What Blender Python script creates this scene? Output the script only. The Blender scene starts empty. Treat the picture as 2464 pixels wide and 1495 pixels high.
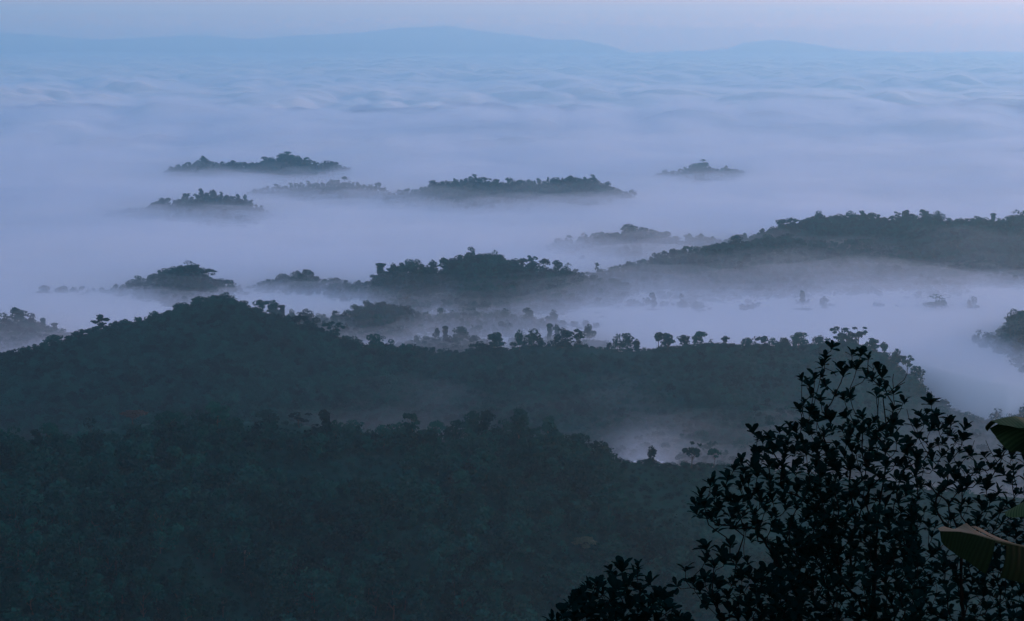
import bpy, math, random
import numpy as np
from mathutils import Vector, Matrix

R = math.radians
scene = bpy.context.scene
COL = scene.collection
rng = np.random.default_rng(7)
random.seed(7)

# ------------------------------------------------------------------ camera
PW, PH = 2464.0, 1495.0                    # picture grid used for measuring
HFOV = R(30.0)
FPX = PW / 2 / math.tan(HFOV / 2)
PITCH = math.atan((PH / 2 - 95) / FPX)     # horizon at row 95
CAM_Z = 400.0
cam = bpy.data.cameras.new('camera')
cam.sensor_width = 36.0
cam.lens = 18.0 / math.tan(HFOV / 2)
cam.clip_start, cam.clip_end = 0.5, 120000.0
cam_o = bpy.data.objects.new('camera', cam)
cam_o.location = (0, 0, CAM_Z)
cam_o.rotation_euler = (R(90) - PITCH, 0, 0)
COL.objects.link(cam_o)
scene.camera = cam_o

# ------------------------------------------------------------------ world, sun, exposure
SUN_EL, SUN_AZ = R(5.0), R(52.0)           # azimuth measured from +Y towards +X
world = bpy.data.worlds.new('World')
scene.world = world
world.use_nodes = True
wn, wl = world.node_tree.nodes, world.node_tree.links
bg = wn['Background']
sky = wn.new('ShaderNodeTexSky')
sky.sky_type = 'NISHITA'
sky.sun_disc = False
sky.sun_elevation = SUN_EL
sky.sun_rotation = SUN_AZ
sky.altitude = 400
sky.air_density = 1.0
sky.dust_density = 0.6
sky.ozone_density = 4.0
dusk = wn.new('ShaderNodeMix'); dusk.data_type = 'RGBA'; dusk.blend_type = 'MULTIPLY'   # dawn air: the sky is a little more violet
dusk.inputs['Factor'].default_value = 1.0
dusk.inputs['B'].default_value = (2.5, 1.0, 0.68, 1)
wl.new(sky.outputs[0], dusk.inputs['A'])
wl.new(dusk.outputs['Result'], bg.inputs[0])
bg.inputs[1].default_value = 0.12
sun = bpy.data.lights.new('sun', 'SUN')
sun.energy = 0.5
sun.angle = R(10)
sun.color = (1.0, 0.78, 0.76)
sun_o = bpy.data.objects.new('sun', sun)
sd = Vector((math.sin(SUN_AZ) * math.cos(SUN_EL), math.cos(SUN_AZ) * math.cos(SUN_EL), math.sin(SUN_EL)))
sun_o.rotation_euler = sd.to_track_quat('Z', 'Y').to_euler()
sun_o.location = (0, 0, 900)
COL.objects.link(sun_o)
vs = scene.view_settings
vs.view_transform, vs.look, vs.gamma, vs.use_curve_mapping = 'Standard', 'None', 1.0, False
vs.exposure = 2.14
cy = scene.cycles
cy.use_denoising = True
cy.max_bounces, cy.diffuse_bounces, cy.glossy_bounces, cy.volume_bounces = 10, 3, 2, 6
cy.transparent_max_bounces = 8

# ------------------------------------------------------------------ helpers
def pix(px, py, dist):
    """A place in the valley: the point dist metres ahead that is seen at (px, py)."""
    a, b = (px - PW / 2) / FPX, (PH / 2 - py) / FPX
    dy = math.cos(PITCH) + b * math.sin(PITCH)
    dz = -math.sin(PITCH) + b * math.cos(PITCH)
    return Vector((a / dy * dist, dist, CAM_Z + dz / dy * dist))

def hash2(ix, iy, seed):
    h = (ix.astype(np.int64) * 374761393 + iy.astype(np.int64) * 668265263 + seed * 982451653) & 0xFFFFFFFF
    h = ((h ^ (h >> 13)) * 1274126177) & 0xFFFFFFFF
    h = h ^ (h >> 16)
    return (h & 0xFFFF) / 65535.0 * 2 * np.pi

def perlin(x, y, seed=0):
    x, y = np.asarray(x, float), np.asarray(y, float)
    ix, iy = np.floor(x), np.floor(y)
    fx, fy = x - ix, y - iy
    u, v = fx * fx * fx * (fx * (fx * 6 - 15) + 10), fy * fy * fy * (fy * (fy * 6 - 15) + 10)
    def g(ox, oy):
        a = hash2(ix + ox, iy + oy, seed)
        return np.cos(a) * (fx - ox) + np.sin(a) * (fy - oy)
    return 1.41 * ((g(0, 0) * (1 - u) + g(1, 0) * u) * (1 - v) + (g(0, 1) * (1 - u) + g(1, 1) * u) * v)

def fbm(x, y, octaves=4, seed=0, gain=0.5):
    s, a = 0.0, 1.0
    for k in range(octaves):
        s = s + a * perlin(x * 2 ** k, y * 2 ** k, seed + k * 17)
        a *= gain
    return s

def smoothstep(a, b, x):
    t = np.clip((x - a) / (b - a), 0, 1)
    return t * t * (3 - 2 * t)

def raw_mesh(name, verts, faces_flat, sizes, mat_index=None, smooth=False):
    me = bpy.data.meshes.new(name)
    verts = np.asarray(verts, np.float32).reshape(-1, 3)
    faces_flat = np.asarray(faces_flat, np.int32).ravel()
    sizes = np.asarray(sizes, np.int32)
    me.vertices.add(len(verts)); me.vertices.foreach_set('co', verts.ravel())
    me.loops.add(len(faces_flat)); me.loops.foreach_set('vertex_index', faces_flat)
    me.polygons.add(len(sizes))
    me.polygons.foreach_set('loop_start', np.concatenate(([0], np.cumsum(sizes)[:-1])).astype(np.int32))
    me.polygons.foreach_set('loop_total', sizes)
    if smooth:
        me.polygons.foreach_set('use_smooth', np.ones(len(sizes), bool))
    me.update(calc_edges=True)
    return me

def link(name, me, mat=None, parent=None, loc=(0, 0, 0)):
    o = bpy.data.objects.new(name, me)
    if mat is not None and not me.materials:
        me.materials.append(mat)
    o.location = loc
    COL.objects.link(o)
    if parent is not None:
        o.parent = parent
    return o

def tag(o, label=None, cat=None, group=None, kind=None):
    for k, v in (('label', label), ('category', cat), ('group', group), ('kind', kind)):
        if v:
            o[k] = v
    return o

def grid_mesh(name, X, Y, Z, smooth=True):
    nr, nc = X.shape
    v = np.stack([X, Y, Z], -1).reshape(-1, 3)
    i = np.arange(nr * nc).reshape(nr, nc)
    q = np.stack([i[:-1, :-1], i[:-1, 1:], i[1:, 1:], i[1:, :-1]], -1).reshape(-1, 4)
    return raw_mesh(name, v, q, np.full(len(q), 4), smooth=smooth)

def closed_grid(name, X, Y, ZT, ZB):
    """A closed slab between two height sheets."""
    nr, nc = X.shape
    top = np.stack([X, Y, ZT], -1).reshape(-1, 3); bot = np.stack([X, Y, ZB], -1).reshape(-1, 3)
    n = nr * nc
    i = np.arange(n).reshape(nr, nc)
    q = np.stack([i[:-1, :-1], i[:-1, 1:], i[1:, 1:], i[1:, :-1]], -1).reshape(-1, 4)
    ring = np.concatenate([i[0, :-1], i[:-1, -1], i[-1, :0:-1], i[:0:-1, 0]])
    nx = np.roll(ring, -1)
    side = np.stack([ring, ring + n, nx + n, nx], -1)
    f = np.concatenate([q, q[:, ::-1] + n, side])
    return raw_mesh(name, np.concatenate([top, bot]), f, np.full(len(f), 4))

# ------------------------------------------------------------------ materials
def new_mat(name):
    m = bpy.data.materials.new(name)
    m.use_nodes = True
    nt = m.node_tree
    return m, nt.nodes, nt.links, nt.nodes['Principled BSDF']

def foliage_mat(name, c1, c2, rough=0.7, scale=0.25, spec=0.2, obj_var=True, trans=0.0):
    m, n, l, p = new_mat(name)
    tc = n.new('ShaderNodeTexCoord')
    nz = n.new('ShaderNodeTexNoise'); nz.inputs['Scale'].default_value = scale; nz.inputs['Detail'].default_value = 4
    l.new(tc.outputs['Object'], nz.inputs['Vector'])
    mix = n.new('ShaderNodeMix'); mix.data_type = 'RGBA'
    mix.inputs['A'].default_value = (*c1, 1); mix.inputs['B'].default_value = (*c2, 1)
    if obj_var:
        oi = n.new('ShaderNodeObjectInfo')
        add = n.new('ShaderNodeMath'); add.operation = 'MULTIPLY_ADD'
        add.inputs[1].default_value = 0.8; 
        l.new(oi.outputs['Random'], add.inputs[0])
        sub = n.new('ShaderNodeMath'); sub.operation = 'SUBTRACT'; sub.inputs[1].default_value = 0.4
        geo = n.new('ShaderNodeNewGeometry')             # stands of lighter and darker trees over the hillsides
        nb = n.new('ShaderNodeTexNoise'); nb.inputs['Scale'].default_value = 0.016; nb.inputs['Detail'].default_value = 3
        l.new(geo.outputs['Position'], nb.inputs['Vector'])
        av = n.new('ShaderNodeMath'); av.operation = 'MULTIPLY_ADD'; av.inputs[1].default_value = 1.5; av.inputs[2].default_value = -0.75
        l.new(nb.outputs['Fac'], av.inputs[0])
        sm = n.new('ShaderNodeMath'); sm.operation = 'ADD'
        l.new(nz.outputs['Fac'], sub.inputs[0]); l.new(sub.outputs[0], sm.inputs[0]); l.new(av.outputs[0], sm.inputs[1])
        l.new(sm.outputs[0], add.inputs[2])
        cl = n.new('ShaderNodeClamp'); l.new(add.outputs[0], cl.inputs[0]); l.new(cl.outputs[0], mix.inputs['Factor'])
    else:
        l.new(nz.outputs['Fac'], mix.inputs['Factor'])
    l.new(mix.outputs['Result'], p.inputs['Base Color'])
    p.inputs['Roughness'].default_value = rough
    p.inputs['Specular IOR Level'].default_value = spec
    return m

M_FOL = foliage_mat('forest_foliage', (0.0005, 0.018, 0.018), (0.004, 0.088, 0.072), 0.9, 0.25, 0.02)
M_ORANGE = foliage_mat('orange_foliage', (0.034, 0.030, 0.022), (0.05, 0.038, 0.026))
M_PALE = foliage_mat('pale_foliage', (0.045, 0.085, 0.055), (0.06, 0.10, 0.065))
M_BARK = foliage_mat('bark', (0.04, 0.035, 0.028), (0.08, 0.07, 0.055), 0.9, 2.0)
M_PALEBARK = foliage_mat('pale_bark', (0.35, 0.33, 0.29), (0.45, 0.43, 0.38), 0.9, 2.0)
M_GROUND = foliage_mat('hill_ground', (0.002, 0.032, 0.032), (0.006, 0.062, 0.052), 0.95, 0.02, 0.02, obj_var=False)
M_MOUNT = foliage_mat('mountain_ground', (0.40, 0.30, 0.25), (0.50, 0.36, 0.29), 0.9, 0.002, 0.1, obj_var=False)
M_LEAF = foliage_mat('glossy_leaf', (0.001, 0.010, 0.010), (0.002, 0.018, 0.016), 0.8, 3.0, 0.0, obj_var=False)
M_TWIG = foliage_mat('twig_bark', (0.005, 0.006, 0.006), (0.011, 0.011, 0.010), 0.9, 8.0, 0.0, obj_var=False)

def volume_mat(name, color, density, aniso):
    m = bpy.data.materials.new(name); m.use_nodes = True
    n, l = m.node_tree.nodes, m.node_tree.links
    n.remove(n['Principled BSDF'])
    pv = n.new('ShaderNodeVolumePrincipled')
    pv.inputs['Color'].default_value = (*color, 1)
    pv.inputs['Density'].default_value = density
    pv.inputs['Anisotropy'].default_value = aniso
    l.new(pv.outputs[0], n['Material Output'].inputs['Volume'])
    return m

def fog_surface_mat():
    m, n, l, p = new_mat('fog_white')
    p.inputs['Base Color'].default_value = (0.90, 0.90, 0.92, 1)
    p.inputs['Roughness'].default_value = 1.0
    p.inputs['Specular IOR Level'].default_value = 0.0
    return m

# ------------------------------------------------------------------ terrain
def fog_top(x, y, drop=1.0):
    """Height of the top of the dense fog."""
    d = np.hypot(x, y)
    u = x / np.maximum(y, 50)
    hy = RIDGES['hill'].yc(u)
    front = smoothstep(hy + 70, hy - 10, y)
    dr = drop * (44 - 24 * smoothstep(0.025, 0.07, u) + 26 * smoothstep(0.14, 0.19, u))
    base = 91 - dr * front + 4 * smoothstep(1800, 2600, d) + 42 * np.clip((d - 4300) / 10500, 0, 1.35) ** 1.15
    base = base + drop * 14 * np.exp(-((u - 0.078) / 0.038) ** 2) * smoothstep(1530, 1430, y)   # mist pocket behind the near ridge
    w = smoothstep(3000, 7000, d)
    wx = x + 130 * fbm(x / 700, y / 900, 2, 91); wy = y + 160 * fbm(x / 800, y / 900, 2, 57)
    big = np.abs(perlin(wx / 420, wy / 640, 3)) + 0.5 * np.abs(perlin(wx / 210 + 7, wy / 330, 13)) + 0.10 * np.abs(perlin(wx / 95, wy / 150, 19))
    low = fbm(x / 1700, y / 2400, 2, 29)
    soft = fbm(x / 420, y / 300, 3, 11)
    return base + w * (14 + 74 * (big - 0.40) + 36 * low) + (1 - w) * 3.0 * soft

def crest(points):
    """points: (px, py, dist, canopy height)."""
    out = []
    for px, py, d, hc in points:
        p = pix(px, py, d)
        out.append((p.x / p.y, d, p.z - hc))
    a = np.array(sorted(out))
    return a[:, 0], a[:, 1], a[:, 2]

class Ridge:
    def __init__(self, pts, front, back, end=0.35, seed=0, rough=0.30):
        self.u, self.Y, self.Z = crest(pts)
        self.front, self.back, self.end, self.seed, self.rough = front, back, end, seed, rough
        self.wild = seed in (4, 5, 6, 7, 8, 9, 11, 12, 13, 14, 15)
        if seed in (11, 12, 13, 14, 15, 16): self.end = 1.1
        self.fold = {1: 13.0, 2: 9.0}.get(seed, 7.0)
    def yc(self, u): return np.interp(u, self.u, self.Y)
    def height(self, x, y):
        u = x / np.maximum(y, 50)
        Yc = self.yc(u)
        Z = np.interp(u, self.u, self.Z)
        if self.wild: Z = Z + 4.0 * fbm(x / 85, y * 0 + self.seed * 3.3, 3, self.seed)
        over = np.maximum(self.u[0] - u, 0) + np.maximum(u - self.u[-1], 0)
        Z = Z - self.end * (np.sqrt((over * Yc) ** 2 + 15 ** 2) - 15)
        s = Yc - y
        a = 14.0
        fr = self.front(u) if callable(self.front) else self.front
        k = np.where(s > 0, fr, self.back) * (1 + self.rough * perlin(x / 170, y / 420, self.seed))
        d = np.sqrt(s * s + a * a) - a
        spur = np.minimum(np.abs(s) / 120, 1) * self.fold * fbm(x / 130, y / 160, 3, self.seed + 5)
        return Z - k * d + spur

def flat(pts, d, hc): return [(p[0], p[1], d, hc) for p in pts]

RIDGES = {}
RIDGES['near'] = Ridge([(-400, 1050, 880, 12), (0, 1043, 900, 11), (100, 1043, 910, 11), (200, 1030, 920, 11), (280, 1045, 930, 11), (380, 1012, 940, 11),
    (480, 1005, 950, 11), (560, 1005, 955, 11), (640, 1015, 960, 11), (740, 1030, 965, 11), (820, 1035, 970, 8), (900, 1042, 975, 10), (990, 1035, 980, 9),
    (1060, 1040, 985, 9), (1130, 1022, 990, 10), (1250, 1028, 1000, 9), (1310, 1045, 1000, 8), (1400, 1062, 1010, 8), (1470, 1088, 1015, 6), (1530, 1104, 1020, 3),
    (1600, 1112, 1030, 3), (1700, 1112, 1040, 3), (1800, 1118, 1050, 3), (2000, 1140, 1060, 4), (2464, 1185, 1080, 5), (2800, 1230, 1080, 6)], 0.30, 0.50, seed=1)
RIDGES['hill'] = Ridge([(-400, 905, 1560, 8), (0, 852, 1600, 7), (60, 842, 1610, 7), (130, 822, 1630, 7), (240, 792, 1660, 6), (300, 780, 1680, 6), (400, 752, 1710, 6),
    (440, 735, 1720, 6), (520, 716, 1740, 7), (560, 718, 1745, 7), (600, 742, 1750, 6), (640, 760, 1755, 6), (700, 775, 1760, 5), (760, 795, 1765, 5), (800, 810, 1770, 5), (860, 830, 1780, 5),
    (950, 838, 1790, 4), (1050, 852, 1800, 4), (1130, 855, 1800, 3), (1200, 838, 1800, 3), (1300, 828, 1800, 3), (1400, 830, 1800, 2), (1480, 840, 1790, 2), (1600, 838, 1780, 2),
    (1700, 822, 1780, 4), (1800, 828, 1790, 3), (1900, 832, 1800, 3), (2000, 822, 1810, 3), (2060, 824, 1820, 3), (2120, 850, 1810, 3), (2190, 900, 1780, 3),
    (2260, 965, 1740, 3), (2330, 1045, 1700, 3), (2420, 1130, 1650, 3)],
    lambda u: np.interp(u, [-0.3, -0.1, 0.03, 0.10, 0.2], [0.14, 0.16, 0.10, 0.068, 0.06]), 0.45, seed=2)
RIDGES['hill_left'] = Ridge([(-300, 770, 1980, 8), (0, 772, 2000, 7), (60, 765, 2010, 7), (120, 790, 2000, 6), (160, 805, 1990, 5), (230, 850, 1960, 4)], 0.16, 0.4, seed=3)
RIDGES['cone_island'] = Ridge(flat([(60, 716), (110, 712), (200, 710), (270, 706)], 2340, 4) + flat([(300, 690), (330, 668), (400, 648), (450, 634), (490, 648), (530, 672), (565, 688), (610, 705)], 2340, 11), 0.24, 0.4, seed=4)
RIDGES['faint_grove'] = Ridge(flat([(670, 672), (700, 662), (735, 656), (770, 666)], 2400, 8), 0.24, 0.4, seed=24)
RIDGES['middle_island'] = Ridge(flat([(880, 672), (912, 645), (950, 634), (1000, 632), (1060, 645), (1100, 615), (1130, 602), (1180, 608), (1230, 614), (1280, 626), (1340, 636), (1385, 652), (1410, 662)], 2340, 11), 0.2, 0.4, seed=5)
RIDGES['right_front'] = Ridge([(1390, 662, 2400, 8), (1450, 648, 2440, 9), (1550, 625, 2480, 9), (1640, 607, 2500, 9), (1720, 588, 2520, 9), (1830, 572, 2540, 9), (1900, 574, 2560, 9),
    (1960, 582, 2560, 9), (2100, 578, 2570, 9), (2464, 572, 2590, 9), (2800, 560, 2600, 9)], 0.19, 0.3, seed=6)
RIDGES['right_back'] = Ridge(flat([(1800, 566), (1845, 552), (1885, 538), (1970, 515), (2050, 522), (2180, 520), (2250, 515), (2300, 527), (2400, 523), (2464, 512), (2800, 500)], 2780, 11), 0.16, 0.3, seed=7)
RIDGES['small_back'] = Ridge(flat([(1380, 572), (1470, 560), (1520, 545), (1570, 563), (1640, 575), (1760, 580)], 2840, 10), 0.2, 0.4, seed=8)
RIDGES['low_middle'] = Ridge(flat([(640, 790), (760, 770), (830, 752), (870, 733), (930, 728), (990, 742), (1080, 750), (1160, 757), (1300, 765), (1400, 780)], 2080, 8), 0.2, 0.4, seed=9)
RIDGES['mist_right'] = Ridge(flat([(1470, 690), (1560, 668), (1650, 672), (1720, 690), (1800, 690), (1880, 668), (1950, 664), (2020, 690), (2120, 690), (2230, 672), (2300, 672), (2400, 684), (2464, 690)], 2220, 36), 0.16, 0.4, seed=10)
RIDGES['far_a'] = Ridge(flat([(420, 400), (490, 382), (540, 391), (580, 391), (640, 384), (690, 368), (730, 380), (780, 387), (830, 399)], 4290, 11), 0.22, 0.4, seed=11)
RIDGES['far_b'] = Ridge(flat([(620, 449), (700, 438), (780, 432), (830, 431), (870, 438), (920, 447)], 3760, 10), 0.2, 0.4, seed=12)
RIDGES['far_c'] = Ridge(flat([(270, 508), (395, 484), (430, 477), (490, 458), (540, 464), (590, 481), (620, 494)], 3380, 11), 0.2, 0.4, seed=13)
RIDGES['far_d'] = Ridge(flat([(940, 455), (1000, 447), (1040, 438), (1130, 423), (1200, 428), (1280, 430), (1330, 425), (1430, 423), (1460, 438), (1500, 455)], 3660, 11), 0.2, 0.4, seed=14)
RIDGES['far_e'] = Ridge(flat([(1600, 406), (1650, 401), (1690, 387), (1720, 400), (1770, 402)], 4250, 15), 0.2, 0.4, seed=15)
RIDGES['right_fill'] = Ridge(flat([(2060, 572), (2160, 556), (2464, 545), (2800, 540)], 2680, 10), 0.2, 0.2, seed=17)
RIDGES['hill_back'] = Ridge(flat([(570, 748), (640, 742), (740, 760), (830, 785)], 2000, 9), 0.16, 0.3, seed=18)
RIDGES['ridge_back'] = Ridge(flat([(1290, 806), (1440, 803)], 1950, 8), 0.16, 0.3, seed=19)
RIDGES['saddle_back'] = Ridge(flat([(1030, 810), (1130, 808)], 1920, 9), 0.16, 0.3, seed=20)
RIDGES['near_back'] = Ridge(flat([(240, 1040), (340, 1026), (640, 1020), (740, 1030), (860, 1042), (960, 1056)], 1110, 0), 0.3, 0.3, seed=22)
RIDGES['edge_right'] = Ridge(flat([(2390, 792), (2430, 760), (2464, 738), (2550, 700), (2700, 680)], 1980, 12), 0.2, 0.4, seed=16)

def smax(a, b, k=5.0):
    h = np.clip(0.5 + 0.5 * (a - b) / k, 0, 1)
    return b + (a - b) * h + k * h * (1 - h)

def terrain(x, y):
    x, y = np.asarray(x, float), np.asarray(y, float)
    z = 62 + 10 * fbm(x / 400, y / 500, 3, 40) - 110 * smoothstep(4700, 6500, np.hypot(x, y))
    hills = np.full(x.shape, -500.0)
    for r in RIDGES.values():
        hills = np.maximum(hills, r.height(x, y))
    z = smax(hills, z, 8.0)
    d = np.hypot(x, y)
    near = 398.3 - 0.36 * np.maximum(y, -8) + np.minimum(0, -(np.maximum(d, 60) - 60) * 0.22) + 0.25 * fbm(x / 6, y / 6, 3, 77) * smoothstep(2, 10, d)
    return np.maximum(z, near)

def fan(y0, y1, n, ncol, half, pad):
    t = np.linspace(0, 1, n)
    ys = y0 * (y1 / y0) ** t
    c = np.linspace(-1, 1, ncol)
    Yg = np.repeat(ys[:, None], ncol, 1)
    Xg = (ys[:, None] * half + pad) * c[None, :]
    return Xg, Yg

shift = 260.0
Xg, Yg = fan(shift - 200, 36000 + shift, 640, 420, 0.46, 120)
Yg = Yg - shift
Xg = np.where(Yg < 400, Xg, Xg)
Zg = terrain(Xg, Yg)
tag(link('ground', grid_mesh('ground', Xg, Yg, Zg), M_GROUND), kind='structure')

# distant mountains
def mountain(name, pts, dist, depth, seed):
    u, Y, Z = crest([(a, b, dist, 0) for a, b in pts])
    nu = 260
    us = np.linspace(u[0], u[-1], nu)
    zc = np.interp(us, u, Z) + 12 * fbm(us * 60, us * 0, 4, seed)
    ks = np.linspace(-1, 1, 41)
    U, K = np.meshgrid(us, ks)
    ZC = np.repeat(zc[None], 41, 0)
    yy = dist + K * depth
    prof = (1 - np.abs(K)) ** 0.85
    zz = 150 + (ZC - 150) * prof * (1 + 0.25 * np.abs(K) * fbm(U * 80, K * 3, 4, seed + 1))
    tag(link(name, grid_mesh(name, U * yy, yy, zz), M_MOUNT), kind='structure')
mountain('mountain', [(-700, 60), (-200, 70), (0, 78), (250, 96), (480, 84), (600, 95), (720, 85), (850, 80), (960, 68), (1080, 62), (1150, 74), (1250, 86), (1310, 94), (1390, 96),
    (1450, 106), (1500, 122), (1560, 142), (1620, 165)], 32000, 2500, 5)
mountain('mountain', [(1600, 160), (1650, 138), (1700, 122), (1750, 119), (1790, 102), (1860, 96), (1950, 106), (2050, 122), (2200, 134), (2464, 138), (2900, 120), (3300, 110)], 33000, 2200, 8)

# ------------------------------------------------------------------ fog
FX, FY = fan(1000, 33000, 780, 520, 0.42, 250)
FT = fog_top(FX, FY)
tag(link('sea_of_fog', grid_mesh('sea_of_fog', FX, FY, FT - 5), fog_surface_mat()), kind='stuff')
def mist(name, thick, density, color, aniso, seed, sx, sy, y1=33000, n=480, nc=340, lo=0.0, drop=1.0, boost=0.0):
    X, Y = fan(900, y1, n, nc, 0.44, 250)
    base = fog_top(X, Y, drop)
    U = X / Y
    more = boost * np.exp(-((U - 0.13) / 0.10) ** 2 - ((Y - 2130) / 190) ** 2)
    top = base + thick * (1 + 0.38 * smoothstep(2000, 2900, Y)) * np.maximum(0.08, lo + 0.5 + 0.5 * fbm(X / sx, Y / sy, 3, seed) + 0.22 * fbm(X / 110, Y / 80, 3, seed + 5)) + more
    tag(link(name, closed_grid(name, X, Y, top, np.minimum(base - 45, 40)), volume_mat(name, color, density, aniso)), kind='stuff')
mist('fog', 10, 0.0075, (0.92, 0.95, 0.99), 0.2, 21, 420, 330)
for thick, dens, seed, sx, sy, drop in ((20, 0.0036, 33, 380, 300, 0.85), (31, 0.0020, 47, 520, 430, 0.75), (44, 0.0010, 58, 640, 560, 0.65), (60, 0.0005, 66, 800, 700, 0.55)):
    mist('thin_mist', thick, dens, (0.76, 0.865, 1.0), 0.3, seed, sx, sy, y1=13000 if thick == 20 else 7500, drop=drop, boost=5.0)

def distant_mist():
    X, Y = fan(12500, 30500, 60, 90, 0.42, 0)
    top = 560 + 90 * fbm(X / 5000, Y / 6000, 3, 81)
    tag(link('distant_mist', closed_grid('distant_mist', X, Y, top, top * 0 - 60), volume_mat('distant_mist', (0.86, 0.82, 0.88), 0.000045, 0.5)), kind='stuff')
distant_mist()

# haze: even air round everything
def haze_box():
    x, y0, y1, z0, z1 = 18500, -600, 37000, -80, 1020
    v = [(-x, y0, z0), (x, y0, z0), (x, y1, z0), (-x, y1, z0), (-x, y0, z1), (x, y0, z1), (x, y1, z1), (-x, y1, z1)]
    f = [(0, 3, 2, 1), (4, 5, 6, 7), (0, 1, 5, 4), (1, 2, 6, 5), (2, 3, 7, 6), (3, 0, 4, 7)]
    me = bpy.data.meshes.new('haze'); me.from_pydata(v, [], f)
    tag(link('haze', me, volume_mat('haze', (0.345, 0.755, 1.0), 0.000082, 0.55)), kind='stuff')
haze_box()

# ------------------------------------------------------------------ trees
def clump_faces(lobes, n, size, g, flat_up=0.25):
    """n leaf-clump quads spread through ellipsoid lobes -> vertex array (n*4, 3)."""
    w = np.array([l[3] * l[4] * l[5] for l in lobes]) ** 0.7
    idx = g.choice(len(lobes), n, p=w / w.sum())
    L = np.array(lobes)[idx]
    d = g.normal(size=(n, 3)); d /= np.linalg.norm(d, axis=1)[:, None]
    r = 0.55 + 0.5 * g.random(n) ** 0.6
    c = L[:, :3] + d * r[:, None] * L[:, 3:6]
    nrm = d + g.normal(size=(n, 3)) * 0.7 + np.array([0, 0, flat_up])
    nrm /= np.linalg.norm(nrm, axis=1)[:, None]
    t = np.cross(nrm, g.normal(size=(n, 3))); t /= np.linalg.norm(t, axis=1)[:, None]
    b = np.cross(nrm, t)
    s = size * (0.5 + g.random(n))
    asp = 0.5 + 0.5 * g.random(n)
    t = t * s[:, None]; b = b * (s * asp)[:, None]
    lift = nrm * (s * 0.25)[:, None]
    return np.stack([c - t, c - b * 0.9 + lift, c + t, c + b * 0.9 + lift], 1).reshape(-1, 3)

def tube(P, rad, sides=6, cap=True):
    P = np.asarray(P, float); m = len(P)
    T = np.gradient(P, axis=0); T /= np.maximum(np.linalg.norm(T, axis=1), 1e-9)[:, None]
    ref = np.array([0.31, 0.95, 0.05]) if abs(T[0] @ np.array([0.31, 0.95, 0.05])) < 0.9 else np.array([1.0, 0, 0])
    A = np.cross(T, ref); A /= np.maximum(np.linalg.norm(A, axis=1), 1e-9)[:, None]
    B = np.cross(T, A)
    ang = np.linspace(0, 2 * np.pi, sides, endpoint=False)
    rad = np.asarray(rad, float)
    v = P[:, None] + rad[:, None, None] * (np.cos(ang)[None, :, None] * A[:, None] + np.sin(ang)[None, :, None] * B[:, None])
    i = np.arange(m * sides).reshape(m, sides)
    j = np.roll(i, -1, 1)
    f = np.stack([i[:-1], j[:-1], j[1:], i[1:]], -1).reshape(-1, 4)
    return v.reshape(-1, 3), f

def merge_tubes(tubes):
    V, F, o = [], [], 0
    for v, f in tubes:
        V.append(v); F.append(f + o); o += len(v)
    return np.concatenate(V), np.concatenate(F)

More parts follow.
